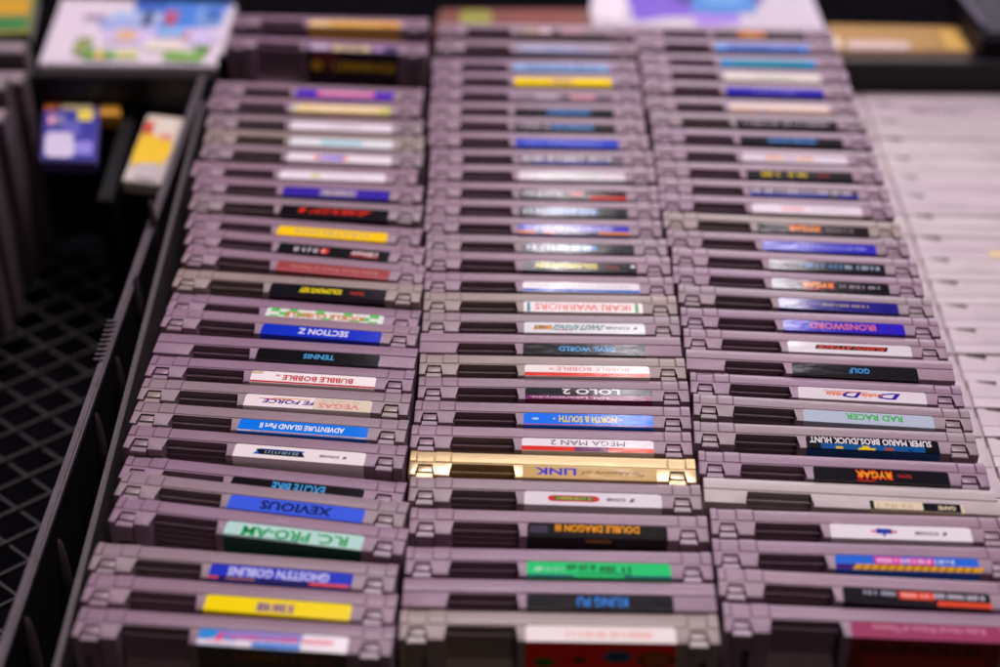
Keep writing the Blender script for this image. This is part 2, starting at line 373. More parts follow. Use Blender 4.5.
D2 = [
 ('white-topped label over a bright red front', 'red-fronted', 'clip', 'B', 'ece4de', [('S','e8aa9c',15,30,2.2,5),('S','e8aa9c',31,46,2.2,5),('FR','f0240c',0,55,-60,-.2),('FR','f02428',0,55,-1.0,-.2),('FO','4a5a78',34,-7.4,5.4,3.4),('FO','33425e',34,-7.6,3.2,1.8),('FO','8a4020',48,-9,7.5,4.6),('FO','b05a2c',48,-9,4.4,3.0),('FO','4a6a24',7,-11,4,2.6),('FO','7a3010',20,-9.5,2.2,2)], {}),
 ('black end label with bright blue capitals', 'blue-lettered black', 'plain', 'P', K, [('T','2f86e0',19,38,1.8,6.0,'KUNG FU')], {}),
 ('emerald green end label with black lettering', 'emerald green', 'clip', 'P', '22cc70', [('R','1a1670',0,18,-.1,.8),('R','1a1670',37,55,-.1,.8),('R','9adcb8',2.5,5.5,2.6,4.8,1),('S','8ad0aa',7,15,2.6,4.6),('S','10402c',15.5,27,3.4,6.2),('S','10402c',28,41,2.6,5.6),('R','144a34',19,40,1.3,1.8)], {}),
 ('black end label with orange capitals', 'orange-lettered black', 'clip', 'L', '18120e', [('T','f0a012',11,44,3.4,6.8,'DOUBLE DRAGON III'),('R','0e0a0e',0,55,0,2),('FR','120c10',0,55,-60,-.2),('FR','b87a10',23,33,-2.2,-.6),('R','40384a',1,8,2,6)], {}),
 ('white end label with a small red and green badge', 'badged white', 'clip', 'G', 'dcd8dc', [('R','c82a2c',11,28,2.0,5.6,.6),('O','c82a2c',11,3.8,1.6,1.6),('O','c82a2c',28.5,3.8,1.6,1.6),('R','2f6a34',12,27.5,2.7,5.0),('S','c8b44a',13,27,3.1,4.6),('T','6a6470',33,40.5,2.8,4.6,'KONAMI'),('R','6a6470',42,43.6,2.6,4.6,.8)], {}),
 ('gold plastic shell and gold end label', 'gold', 'clip', 'Y', 'c8a868', [('T','3a36c0',5,22,2.2,5.8,'LINK'),('T','5a4a30',24,28,2.6,4.6,'of',.4,False),('T','5a4a30',30,50,2.4,5.0,'The Adventure',.4,False),('R','e8d098',0,55,6.8,7.3)], {}),
 ('white end label over red with grey capitals', 'grey-lettered', 'clip', 'L', 'e8e2e4', [('R','d8281c',0,55,-.1,2.7),('R','f0441c',38,55,-.1,2.7),('R','6a2460',22,36,-.1,2.7),('T','4a4048',12,43,3.6,6.7,'MEGA MAN 2',0,False)], {}),
 ('sky blue end label with yellow capitals', 'sky blue', 'clip', 'L', '0070ee', [('R','b8541c',0,55,0,.5),('O','a8c8ec',5,3.8,1.6,.7),('R','e0d02a',12.5,13.3,3.6,4.6),('R','e0d02a',41,41.8,3.6,4.6),('T','e0d02a',15,39.5,2.2,5.8,'NORTH & SOUTH')], {}),
 ('black end label above a magenta band', 'magenta-banded', 'clip', 'L', '141016', [('R','8a2a5c',0,55,-.1,2.6),('R','70205a',0,20,-.1,2.6),('T','ded6da',16,41,3.8,7.0,'LOLO 2'),('FR','842a52',0,55,-60,-.1),('T','d4b4c4',2,36,.5,2.3,'HAL Laboratory,inc.')], {}),
 ('white and orange-red label on yellowed beige shell', 'yellowed beige', 'clip', 'B', 'ece6e0', [('R','d8341a',0,55,-.1,2.4),('T','d86a5c',14,46,3.6,6.4,'BUBBLE BOBBLE',0,False),('T','d86a5c',11,13,4.4,5.4,'TM')], {}),
 ('black end label, plain shell, light blue capitals', 'plain-shelled black', 'plain', 'L', K, [('T','4aa0dc',16,41,2.4,5.4,'DEVIL WORLD')], {}),
 ('pale end label with teal and orange title', 'teal-titled', 'clip', 'G', 'd6dcdc', [('T','12706a',13,36,2.2,5.8,"SNAKE'S REVENGE",.5),('R','d06a2a',14,22,1.6,2.0),('R','d08a2a',4,12,2.2,5.4,1),('S','1a6a64',5,12,2.6,5),('T','50505a',37,48,3.0,4.8,'KONAMI'),('R','40404a',49.5,51,3.0,4.6,.8)], {}),
 ('white end label, pink-red capitals, coloured bars', 'pink-lettered', 'clip', 'B', 'e8e0dc', [('R','1a8a9c',1.5,3,0,7.2),('R','38a048',51.5,53,0,7.2),('T','e06a5c',5,49.5,1.6,5.8,'IKARI WARRIORS'),('R','b0c8cc',5,24,5.9,6.6)], {}),
 ('white end label with a royal blue lower edge', 'blue-edged white', 'clip', 'L', 'e4e0e0', [('R','0a58b4',0,55,-.1,2.2),('T','6a6474',4,50,3.8,5.6,'Adventures in the Magic Kingdom',0,False)], {}),
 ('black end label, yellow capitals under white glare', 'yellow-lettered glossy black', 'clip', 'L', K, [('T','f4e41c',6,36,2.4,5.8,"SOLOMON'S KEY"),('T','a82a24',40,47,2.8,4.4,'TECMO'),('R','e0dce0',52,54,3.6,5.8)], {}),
 ('black end label with glaring light blue letters', 'glaring light blue', 'clip', 'L', K, [('R','5a94cc',18,37,2.4,6),('S','c8dcec',3,36,2.4,5.8)], {}),  # white glare over the letters is put into their pale ink
 ('violet-blue end label with orange lower edge', 'orange-edged violet', 'clip', 'L', '3430b4', [('R','20141c',0,55,-.1,2.2),('R','e08414',0,9,-.1,1.9),('R','d87414',13,18,-.1,1.9),('R','e08a14',40,55,-.1,2.0),('T','b0b0e4',3,47,3.0,6.4,"GHOSTS'N GOBLINS")], {}),
 ('black end label with a silvery blue word', 'silvery blue', 'clip', 'L', '1a161c', [('R','4a7cb8',14,40,2,5.8),('S','b0c4dc',3,40,2.2,5.6)], {}),  # pale strokes over the word are glare put into ink
 ('black end label with a red block at right', 'red-blocked', 'clip', 'L', '1c161c', [('R','d0382c',36,55,-.1,2.6),('S','c8c0c8',2,24,3,6.2),('R','c05a58',26,33,2.8,6)], {}),  # white glare at the left is painted as pale strokes
 ('white end label with pale green lettering', 'pale green lettered', 'clip', 'L', 'd8d4d8', [('S','94c094',17,27,2.6,5.2),('S','94c094',29,42,2.6,5.2)], {}),
 ('label with white letters above a blue band', 'blue-banded', 'clip', 'L', '6a626e', [('R','283c94',7,48,-.1,2.4),('S','d8d4d4',2,50,2.8,6.6)], {}),
 ('blue end label full of pale scribbled letters', 'scribbled blue', 'clip', 'L', '2c44c0', [('S','6a7cd4',5,48,2.2,5.6)], {}),
 ('dark end label with glare and a blue word', 'glare-streaked dark', 'clip', 'L', '2a2228', [('R','2c74b4',20,43,2,5.6),('S','c8bcc8',2,20,2.6,5.8),('S','6aa0cc',21,43,2.4,5)], {}),  # pale strokes at the left are painted glare
 ('dark end label with a clear blue word', 'clear blue worded', 'clip', 'L', '1c1a20', [('R','2a6cac',18,42,1.8,5.8),('S','5a98cc',19,41,2.4,5.2)], {}),
 ('grey glaring end label with a pink patch', 'pink-patched', 'clip', 'L', '8a7c88', [('R','cc8890',31,45,2,6),('R','2a2228',26,31,2.6,5.4),('R','5a4a58',45,55,1.8,6),('R','c4b8c0',12,24,2.4,5)], {}),  # grey paper colour carries the glare
 ('bright yellow end label, pale middle', 'bright yellow', 'clip', 'L', 'f8dc00', [('R','d2b060',21,33,1,6.4),('S','e2b83a',6,20,2.4,5.2)], {}),
 ('powder blue end label with navy lettering', 'powder blue', 'clip', 'L', '8ab0dc', [('S','2a4a8a',8,50,2.2,5.4)], {}),
 ('silvery end label with faint blue streaks', 'silvery', 'clip', 'L', '9c98ac', [('R','a8b8dc',4,36,2.4,6),('R','6a8cc4',18,40,2.6,4)], {}),  # glare put into the paper colour and the bluish rectangles
 ('dark end label with pink and tan patches', 'tan-patched', 'clip', 'L', '8a7880', [('R','b09478',4,20,2,6.6),('R','d8c4c8',14,20,2.6,6.8),('R','181014',22,28,1.6,5.6),('R','c08a94',26,40,2.6,6.4),('FR','140e12',-2,55,-60,-.2)], {}),  # glare put into the paper colour and its pale patches
]
D3 = [
 ('pink label top over a dark red front', 'pink-topped', 'clip', 'L', '983c60', [('T','d89ab0',8,49,3.4,6.4,'Robin Hood: Prince of Thieves',0,False),('FR','7a1a14',0,55,-60,-.2),('FR','9a2410',6,50,-16,-9),('FS','2c0c0c',4,48,-7,-3)], {}),
 ('black end label with orange-red blocks', 'orange-blocked', 'clip', 'L', '121016', [('S','b8b8c8',8,22,4.2,6.2),('R','e0482c',21,34,2.8,6.6),('S','f0b8ac',22,33,3.8,5.8),('S','d0ccd8',34,53,4,6.2),('R','e8502c',35,55,-.1,2.4),('R','a82a28',36,54,.1,.6)], {}),
 ('blue end label, magenta title, yellow striped edge', 'yellow-striped', 'clip', 'L', '2a68d4', [('R','3a1470',0,8,-.1,2.6),('R','d0980c',6,55,-.1,2.8,2)]+[('R','6a4a10',9+i*3.2,9.7+i*3.2,0,2.6,1.6) for i in range(14)]+[('R','d0289c',15,26,3,7),('R','d0289c',28,38,3,6.6),('S','e8c8e8',16,37,3.8,6),('S','c8dcf4',38,46,4,6)], {}),
 ('white end label with a red and blue emblem', 'emblem-bearing', 'clip', 'L', 'e2dee2', [('R','c83a4a',16,26,3.4,4.6),('R','2a3aa0',18,24,2.8,5.6),('R','2a3aa0',20.4,21.4,1.4,3),('T','6a6470',33,42,2.6,4.4,'KONAMI'),('R','6a6470',43.5,45,2.6,4.6,.8)], {}),
 ('pale grey plain shell with a small end label', 'small', 'plain', 'W', 'dccfae', [('R','16161e',21,36,-.05,4.95),('T','dccfae',27,34,1.4,3.4,'GAME'),('T','b0a488',3,17,1.4,3.6,'52 IN 1',0,False),('R','16161e',0,1.6,0,4.9),('R','3a3a40',0,36,-.08,.5)], {'small':(67.5,104.5)}),
 ('black end label with a flame-coloured title', 'flame-titled', 'clip', 'P', '16121a', [('T','e04a1c',17,32,1.5,6.3,'RYGAR'),('T','eca018',17.6,31.4,2.6,5.4,'RYGAR'),('T','a82a34',34,40,3,4.8,'TECMO'),('O','a82018',21,.2,4,.5)], {}),
 ('long black label, white capitals, blue picture below', 'long white-lettered', 'clip', 'L', '121016', [('T','e0dce0',1.5,52,3.7,7.0,'SUPER MARIO BROS./DUCK HUNT'),('R','12508c',6,49,-.1,3.3),('R','0c1018',0,6,-.1,3.3),('R','0c1018',49,55,-.1,3.3),('R','d8b82a',12,15,.2,1.6),('R','e0c020',21,28,-.05,1.2,.6),('R','e0c020',23,26,1,2.4),('R','9a4a2a',32,36,.1,1.8),('R','0c2c58',42,44,.6,1.4),('FR','12508c',0,55,-60,-.1)], {}),
 ('icy blue end label with green capitals', 'icy blue', 'clip', 'L', 'aebccb', [('T','38b048',18,42,2.8,6.2,'RAD RACER')], {}),
 ('white end label with purple and orange title', 'purple-and-orange titled', 'clip', 'L', 'd8d2d6', [('T','30209a',34,43,2.0,5.6,'D',.6),('T','e06a2c',27,36,2.6,4.8,'ouble',.4),('T','30209a',19,26.5,2.0,5.6,'D',.6),('T','e06a2c',12,19.5,2.6,4.8,'ribble',.4),('R','e0844a',11,30,5.4,5.8)], {}),
 ('black end label, plain shell, cyan capitals', 'short-titled black', 'plain', 'L', '18161c', [('T','3f96d4',25,34,2.2,5.4,'GOLF')], {}),
 ('white end label with red title in a black box', 'black-boxed', 'clip', 'L', 'd6d2d4', [('R','141014',12,44,2.6,5.8,.8),('T','d43c2c',13,43,3.0,5.4,"RUSH'N ATTACK",.5)], {}),
 ('violet end label with pinkish-red capitals', 'pink-titled violet', 'clip', 'L', '2c1cb8', [('T','d06a78',12,42,2.0,6.0,'IRONSWORD')], {}),
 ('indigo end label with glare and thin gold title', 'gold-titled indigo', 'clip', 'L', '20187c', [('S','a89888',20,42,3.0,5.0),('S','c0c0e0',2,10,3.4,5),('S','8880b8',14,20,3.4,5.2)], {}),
 ('glossy black label with a small flame-coloured title', 'flame-titled glossy', 'clip', 'L', K, [('T','e04a1c',14,29,1.6,6.2,'RYGAR'),('T','eca018',14.6,28.4,2.6,5.2,'RYGAR'),('S','a89aa8',32,52,2.6,4.8),('O','a82018',19,.2,4,.5)], {}),
 ('black end label with two blue words', 'two-worded blue', 'clip', 'L', K, [('S','4a8cc8',15,24,2.4,5.4),('S','4a8cc8',25,35,2.4,5.4),('S','a8c0d4',36,53,2.4,5.2)], {}),
 ('bright violet end label with white lettering', 'bright violet', 'clip', 'L', '2e26b4', [('R','9098e0',14,16.5,2.4,5.4,.6),('S','8c90dc',19,50,2.6,5)], {}),
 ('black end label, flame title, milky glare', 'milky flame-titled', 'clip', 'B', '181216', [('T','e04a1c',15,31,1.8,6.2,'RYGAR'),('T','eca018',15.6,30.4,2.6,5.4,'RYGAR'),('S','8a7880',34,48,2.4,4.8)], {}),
 ('white end label with a pale pink patch', 'pale pink patched', 'clip', 'L', 'dcd4da', [('R','dcae ac'.replace(' ',''),15,26,2,5.6),('S','c8c0cc',30,46,2.6,5)], {}),
 ('label of white letters over royal blue', 'royal blue banded', 'clip', 'L', '4a4450', [('R','1c288c',0,40,-.1,3),('R','1c288c',44,55,-.1,3),('S','d4ccd0',1,53,3.2,6.4)], {}),
 ('black end label with mustard capitals', 'mustard-lettered', 'clip', 'L', '1c161a', [('S','d8c024',8,20,2,5.8),('S','d8c024',22,34,2,5.8),('R','7a2a2c',37,43,2.4,4.8)], {}),
 ('white end label with two peach patches', 'two-patched', 'clip', 'L', 'd8d2da', [('R','e0aa8c',12,21,1.8,5.8),('R','e0aa8c',29,37,1.8,5.6),('R','b8a0b4',22,28,2.4,5)], {}),
 ('black end label with a wide blue word', 'wide blue worded', 'clip', 'L', '1a161c', [('R','2660a0',15,27,2,5.6),('R','2a68ac',29,41,2,5.6),('S','5a98cc',16,40,2.4,5)], {}),
 ('dark end label covered in small white letters', 'small-lettered dark', 'clip', 'L', '2a2228', [('S','b0a4ac',4,50,2.2,5.4)], {}),
 ('cream end label with coloured specks below', 'cream speckled', 'clip', 'L', 'ecdccc', [('R','a85a44',0,55,-.1,1.6),('R','4a7ab8',16,19,0,1.5),('R','4a7ab8',30,33,0,1.5)], {}),
 ('deep violet end label with pale lettering', 'deep violet', 'clip', 'L', '2a22ac', [('S','8078d0',16,40,2.2,5.2)], {}),
 ('plain ivory end label, greenish middle', 'ivory', 'clip', 'L', 'e6e2d8', [('R','ccd0bc',18,40,1.8,5.4)], {}),
 ('teal and blue end label', 'teal', 'clip', 'L', '2490c8', [('R','1a9498',8,48,1.4,5.4)], {}),
 ('light blue end label, navy lettering', 'navy-lettered light blue', 'clip', 'L', '5a88d8', [('R','3c4ea0',8,48,1,5.4),('S','7898d8',10,46,1.6,4.6),('R','7ab0f0',0,7,1,6)], {}),
 ('brown end label with an orange centre', 'orange-centred', 'clip', 'L', '3c2c30', [('R','d87c1c',15,31,1.4,6.8),('R','e8a83c',20,26,2.4,5.6)], {}),
]
ORD = ['frontmost', 'second', 'third', 'fourth', 'fifth', 'sixth']
OUTLABELS = []
for ci, (C, D, cname) in enumerate(((C1, D1, 'left'), (C2, D2, 'middle'), (C3, D3, 'right'))):
    rng = random.Random(40 + ci)
    assert len(C) == len(D), (len(C), len(D))
    st = []
    for (x0, y0, x1, y1) in C:
        a, b = at(x0, y0, TOP), at(x1, y1, TOP)
        d = b - a; ang = math.atan2(d.y, d.x); m = (a + b) / 2
        st.append([m, ang])
    # smooth survey noise in the angle a little, keep the strongly turned ones
    pos = []
    for i, (m, ang) in enumerate(st):
        lc = Vector(((LX0 + LX1) / 2 - HW, (LY0 + LY1) / 2))
        c, s = math.cos(ang), math.sin(ang)
        p = Vector((m.x - (c * lc.x - s * lc.y), m.y - (s * lc.x + c * lc.y)))
        pos.append([p, ang])
    # carts may touch but not run through each other: relax spacing measured at both ends
    n = len(pos)
    for it in range(400):
        for i in range(n - 1):
            (p, a), (q, b) = pos[i], pos[i + 1]
            for sx in (-60, 60):
                yb = p.y + math.sin(a) * sx + HT * math.cos(a); yf = q.y + math.sin(b) * sx - HT * math.cos(b)
                g = yf - yb - .15
                if g < 0:
                    p.y += g * .25; q.y -= g * .25
                    pos[i][1] -= g * .25 / sx * -1 * -1 if False else 0
                    da = g / (2 * sx) * .25
                    pos[i][1] += da; pos[i + 1][1] -= da
    group = 'grey game cartridges packed in the %s column' % cname
    for i in range(n):
        p, ang = pos[i]
        look, short, kind, sh, paper, els, opt = D[i]
        if sh == 'L': sh = rng.choice('LLLMGP')
        if i == 0: where = 'frontmost in %s column' % cname
        elif i == n - 1: where = 'last in %s column' % cname
        else: where = '%s column, behind %s one' % (cname, D[i - 1][1])
        lab = look + ', ' + where
        if len(lab.split()) > 16: lab = look + ', %s column' % cname
        OUTLABELS.append((len(lab.split()), lab))
        z = opt.get('dz', rng.uniform(-.35, .35))
        lean = math.radians(rng.uniform(-.25, .25))
        if ci == 0 and i == 4: z = 2.0
        if ci == 0 and i == 5: z = -3.0
        if ci == 0 and i == 3: z = 2.5
        # lower ones sit the same way on the crate floor but their shell is a touch shorter there
        cartridge((p.x * MM, p.y * MM, z * MM), ang, kind, sh, paper, els, lab, group, lean=0, rng=rng, small=opt.get('small'), clipm=opt.get('clipm'))

# ------------------------------------------------------------------ pale wide cartridges in the fourth column
PT = 88.0
def pale_mesh():
    bm = bmesh.new()
    w, t, g = 136.0, 20.2, 12.5
    def strip(x0, x1, z1, notch=False):
        if notch:
            pts = [(x0, 0), (x1, 0), (x1, t), (26.6, t), (26.6, t - 5.0), (25.2, t - 4.4), (25.2, t - 2.2), (17.2, t - 2.2), (17.2, t), (x0, t)]
            prism(bm, pts, 0, z1, .7, 2)
        else: box(bm, x0, x1, 0, t, 0, z1, .8, 2)
    strip(0, g - .5, PT - .3); strip(g + .4, w - g - .3, PT, True); strip(w - g + .3, w, PT - .3)
    box(bm, g + .4, w - g - .3, 7.2, 7.6, PT, PT + .25, .1, 1)
    box(bm, .5, w - .5, .5, t - 5.6, 0, PT - 2.0)
    return fin(bm, 'shell')
def pale_seam():
    bm = bmesh.new(); box(bm, 30, 123, 9.3, 9.9, PT - .02, PT + .16, .05, 1); return fin(bm, 'seam', False)
PM = pale_mesh(); SM = pale_seam()
mat('pale', (.49, .42, .445), .42, .25, 1200, .08, dirt=(.5, .42, .42, .4)); mat('pale_b', (.51, .45, .45), .42, .25, 1200, .08, dirt=(.5, .42, .42, .4)); mat('seamline', (.5, .43, .44), .5)
mat('marker', '6a4a80', .5); mat('sticker', 'd8c498', .6, .2, 600, .1)
ax, bx = at(992, 457, PT), at(904, 213, PT)
y = at(985, 640, PT).y
sl = (bx.x - ax.x) / (bx.y - ax.y)
slots = [640, 610, 582, 553, 526, 500, 475, 450, 425.5, 400.5, 377, 352.5, 329, 305, 282.5, 261, 237.5, 216, 196.5, 178, 160, 139, 121, 107, 96, ]
k = 0; prev = None
for j, py in enumerate(slots):
    sy = at(920, py, PT).y
    y = sy - 19.0 + random.uniform(-.3, .3)
    if prev is not None: y = max(y, prev + 20.75)
    prev = y
    x = ax.x + sl * (y + 10 - ax.y) - 12.5
    r = empty('pale_cartridge', ((x) * MM, y * MM, random.uniform(-.8, .6) * MM), math.radians(random.uniform(-.7, .5) - 1.5))
    extra = 'blank pale grey wide cartridge packed in the far right column'
    o = link('shell', PM, r, MATS[random.choice(['pale', 'pale', 'pale_b'])])
    link('seam', SM, r, MATS['seamline'])
    if abs(py - 139) < 1:
        bm = bmesh.new(); rr = random.Random(5)
        scrib_on(bm, 0, 39, 74, 9.5, 14.5, PT + .2, rr)
        mk = link('marker_writing', fin(bm, 'marker_writing', False), r, MATS['marker'])
        extra = 'pale grey wide cartridge with purple handwriting on its end, far right column'
    if abs(py - 282.5) < 1:
        bm = bmesh.new(); box(bm, 50, 92, 1, 8.6, PT + .02, PT + .25)
        mk = link('sticker', fin(bm, 'sticker', False), r, MATS['sticker']); extra = 'pale grey wide cartridge with a cream sticker on its end, far right column'
    tag(r, extra, 'cartridge', 'pale wide cartridges packed in the far right column')

# ------------------------------------------------------------------ crates and things around
mat('black', (.006, .005, .007), .42, .3, 500, .2, spec=.3); mat('rail', (.075, .056, .068), .42, .4, 600, .25); mat('rib', (.05, .037, .044), .4, .3, 400, .25)
mat('lattice', (.013, .010, .012), .5, .2, 500, .2); mat('cloth', (.003, .0025, .004), .95, .5, 900, .3, spec=.03)
mat('liner', (.055, .045, .048), .5, .4, 500, .2)

def slab_pts(bm, P, z1, z0, mi=0):
    """P four corner Vectors (mm), vertical walls from z0 to z1"""
    up = [bm.verts.new((p.x, p.y, z1)) for p in P]; lo = [bm.verts.new((p.x, p.y, z0)) for p in P]
    fs = [bm.faces.new(up), bm.faces.new(lo[::-1])] + [bm.faces.new((lo[i], lo[(i + 1) % 4], up[(i + 1) % 4], up[i])) for i in range(4)]
    for f in fs: f.material_index = mi
def wall_strip(bm, a, b, th, z0, z1):
    d = (b - a); d.z = 0; nrm = Vector((-d.y, d.x, 0)).normalized() * th / 2
    slab_pts(bm, [a - nrm, b - nrm, b + nrm, a + nrm], z1, z0)
def bfin(bm, name, bev=.6, smooth=True):
    if bev: bmesh.ops.bevel(bm, geom=list(bm.edges), offset=bev, segments=2, affect='EDGES', clamp_overlap=True)
    return fin(bm, name, smooth)

# table
bm = bmesh.new(); box(bm, -2500, 2500, -1200, 4200, -30, -3)
tag(link('table_top', fin(bm, 'table_top', False), None, MATS['cloth']), kind='structure')

# main crate: left wall with rail, back wall
ZR = 122.0
A, B = at(203, 74, ZR), at(2, 648, ZR); B = B + (B - A) * .25
crate = empty('plastic_crate', (0, 0, 0)); tag(crate, 'black plastic crate with a scuffed rim holding the packed columns of cartridges', 'crate')
bm = bmesh.new(); wall_strip(bm, A, B, 3.0, 0, ZR - 2.5); link('side_wall', bfin(bm, 'side_wall', .3), crate, MATS['black'])
bm = bmesh.new(); wall_strip(bm, A, B, 4.0, ZR - 4, ZR)
dirv = (B - A).normalized()
link('rim', bfin(bm, 'rim', .9), crate, MATS['rail'])
nrm = Vector((-dirv.y, dirv.x, 0));
if nrm.x < 0: nrm = -nrm
bm = bmesh.new()
pm = at(112, 322, ZR)
for i in range(9):
    c = pm + dirv * (i * 3.6)
    bmesh.ops.create_cube(bm, size=1, matrix=Matrix.Translation((c.x, c.y, ZR + .3)) @ Matrix.Rotation(math.atan2(dirv.y, dirv.x), 4, 'Z') @ Matrix.Diagonal((1.4, 4.6, 1.2, 1)))
link('rim_teeth', bfin(bm, 'rim_teeth', .25), crate, MATS['rail'])
for (px, py, ln) in ((154, 228, 30), (138, 300, 26), (123, 395, 40), (103, 452, 40), (66, 575, 36), (34, 652, 34)):
    # ribs moulded on the inside of the wall, found where the photo shows them
    q = at(px, py, 60.0)
    t = (Vector((q.x, q.y, 0)) - Vector((A.x, A.y, 0))).dot(Vector((dirv.x, dirv.y, 0)))
    # intersect the sight line with the wall plane
    best = None
    for z in range(10, 120, 2):
        q = at(px, py, float(z)); dd = abs((Vector((q.x, q.y, 0)) - Vector((A.x, A.y, 0))).dot(nrm) - 2.2)
        if best is None or dd < best[0]: best = (dd, q, z)
    q = best[1]; bm = bmesh.new()
    bmesh.ops.create_uvsphere(bm, u_segments=16, v_segments=12, radius=1, matrix=Matrix.Translation((q.x, q.y, q.z)) @ Matrix.Rotation(math.atan2(dirv.y, dirv.x), 4, 'Z') @ Matrix.Diagonal((5.0, 1.6, ln / 1.75, 1)))
    link('rib', fin(bm, 'rib'), crate, MATS['rib'])  # paler than the wall: the light they catch is put into their colour
# inner liner edge next to the left column
A2, B2 = at(203, 100, 118), at(52, 680, 118); B2 = B2 + (B2 - A2) * .15
bm = bmesh.new(); wall_strip(bm, A2, B2, 2.6, 0, 118); link('liner', bfin(bm, 'liner', .4), crate, MATS['liner'])
# back wall
PB = at(1010, 61, 110); PA = at(205, 62, 110)
yb = max(PA.y, PB.y, at(920, 96, PT).y + 8)
bm = bmesh.new(); wall_strip(bm, Vector((A.x, yb, 0)), Vector((330, yb, 0)), 6.0, 0, 108); link('back_wall', bfin(bm, 'back_wall', .8), crate, MATS['black'])
bm = bmesh.new(); slab_pts(bm, [Vector((A.x, -150, 0)), Vector((480, -150, 0)), Vector((480, yb - 4, 0)), Vector((A.x + 5, yb - 4, 0))], -.2, -2.6); link('floor', fin(bm, 'floor', False), crate, MATS['black'])

# left crate: lattice floor, back wall
c2 = empty('wire_crate'); tag(c2, 'black crate with a diamond lattice bottom, beside the left column', 'crate')
zb = 20.0
ylo, yhi = at(-20, 640, zb).y, at(120, 190, zb).y
xlo, xhi = -430.0, -150.0
def edge_x(y): # right wall follows the other crate's wall
    return A.x + (B.x - A.x) * (y - A.y) / (B.y - A.y) - 5
bm = bmesh.new()
sp = 25.0
def bar(p, q, z):
    d = (q - p); L = d.length
    if L < 3: return
    m = (p + q) / 2
    bmesh.ops.create_cube(bm, size=1, matrix=Matrix.Translation((m.x, m.y, z)) @ Matrix.Rotation(math.atan2(d.y, d.x), 4, 'Z') @ Matrix.Diagonal((L, 1.3, 2.0, 1)))
for sgn in (1, -1):
    c = -1400.0
    while c < 2200:
        pts = []
        # line  y = sgn*(x) + c ; clip to region
        for xx in range(int(xlo), int(xhi) + 1, 2):
            yy = sgn * xx * .8 + c
            if ylo - 60 < yy < yhi and xx < edge_x(yy): pts.append(Vector((xx, yy, 0)))
        if len(pts) > 2: bar(pts[0], pts[-1], zb + (1.1 if sgn > 0 else -1.1))
        c += sp * .95
link('lattice_bottom', fin(bm, 'lattice_bottom', False), c2, MATS['lattice'])
Bl, Br = at(40, 74, ZR), at(199, 76, ZR)
bm = bmesh.new(); wall_strip(bm, Bl + Vector((-220, 0, 0)), Br + Vector((-3, 0, 0)), 5, 10, ZR); link('back_wall', bfin(bm, 'back_wall', .8), c2, MATS['black'])
q = at(130, 150, 70)
bm = bmesh.new(); wall_strip(bm, at(104, 200, 98), at(134, 100, 98), 8, 22, 98); link('divider', bfin(bm, 'divider', 1), c2, MATS['black'])

def art_box(name, quad, z, thick, side, top, arts, label, cat):
    """game box lying flat; arts: (colour, u0,u1,v0,v1) on its cover"""
    P = [at(x, y, z) for x, y in quad]
    c = sum(P, Vector()) / 4; r = empty(name, (c.x * MM, c.y * MM, (z - thick) * MM)); tag(r, label, cat)
    def loc(p): return Vector((p.x - c.x, p.y - c.y, 0))
    bm = bmesh.new(); slab_pts(bm, [loc(p) for p in P], thick, 0)
    link('box_body', bfin(bm, 'box_body', .8), r, mat('b_' + side, side, .4, .2, 300, .06))
    bm = bmesh.new(); mats = []
    for n, (col, u0, u1, v0, v1) in enumerate(arts):
        m = mat('art_' + col, col, .55, .15, 300, .05)
        if m not in mats: mats.append(m)
        def bl(u, v):
            return loc(P[0]) * (1 - u) * (1 - v) + loc(P[1]) * u * (1 - v) + loc(P[2]) * u * v + loc(P[3]) * (1 - u) * v
        if isinstance(v1, str): pass
        N = 14
        pts = [bl(u0, v0), bl(u1, v0), bl(u1, v1), bl(u0, v1)] if not (col.endswith('~')) else None
        if n:      # printed shapes with uneven outlines
            rr = random.Random(n * 7 + len(arts)); pts = []
            cu, cv, ru, rv = (u0 + u1) / 2, (v0 + v1) / 2, (u1 - u0) / 2, (v1 - v0) / 2
            for i in range(20):
                a = 2 * math.pi * i / 20; ca, sa = math.cos(a), math.sin(a); k = rr.uniform(.85, 1.02)
                pts.append(bl(min(.99, max(.01, cu + ru * k * math.copysign(abs(ca) ** .35, ca))), min(.99, max(.01, cv + rv * k * math.copysign(abs(sa) ** .35, sa)))))
        f = bm.faces.new([bm.verts.new((p.x, p.y, thick + .25 + .1 * n)) for p in pts]); f.material_index = mats.index(m)
    bmesh.ops.scale(bm, vec=(MM,) * 3, verts=bm.verts)
    me = bpy.data.meshes.new('cover_art'); bm.to_mesh(me); bm.free()
    for m in mats: me.materials.append(m)
    o = bpy.data.objects.new('cover_art', me); COL.objects.link(o); o.parent = r
    return r
# corners given back-left, back-right, front-right, front-left
art_box('game_box', [(62, -2), (236, 4), (218, 66), (38, 64)], 96, 8, 'd8d0d8', '', [
    ('d8ccd8', .02, .98, .03, .97), ('3a7ad0', .40, .99, -.1, .46), ('a8c0e0', .3, .62, .18, .36), ('2c5cb8', .42, .62, .0, .2), ('7aa4d8', .8, .97, .06, .4), ('9aa8d8', .25, .6, .3, .5), ('b44a6a', .62, .7, .16, .4), ('2a3a60', .5, .56, .2, .44), ('c8bce0', .3, .98, .46, .72), ('d8b078', .38, .5, .5, .66),
    ('e0d8c8', .55, .8, .64, .8), ('4a9a3a', .22, .42, .8, .95), ('c0cc70', .4, .55, .82, .93), ('7ab04a', .68, .92, .82, .96), ('8a9a5a', .17, .27, .62, .9), ('3c6ac0', .84, .95, .1, .3), ('e8c060', .3, .36, .84, .95), ('d06a5a', .74, .8, .52, .62), ('8ab8e8', .6, .78, .46, .6), ('5a8a3a', .84, .94, .72, .84), ('8a6a98', .16, .3, .3, .34)], 'white game box with blue sky and green ground picture, top left', 'box')
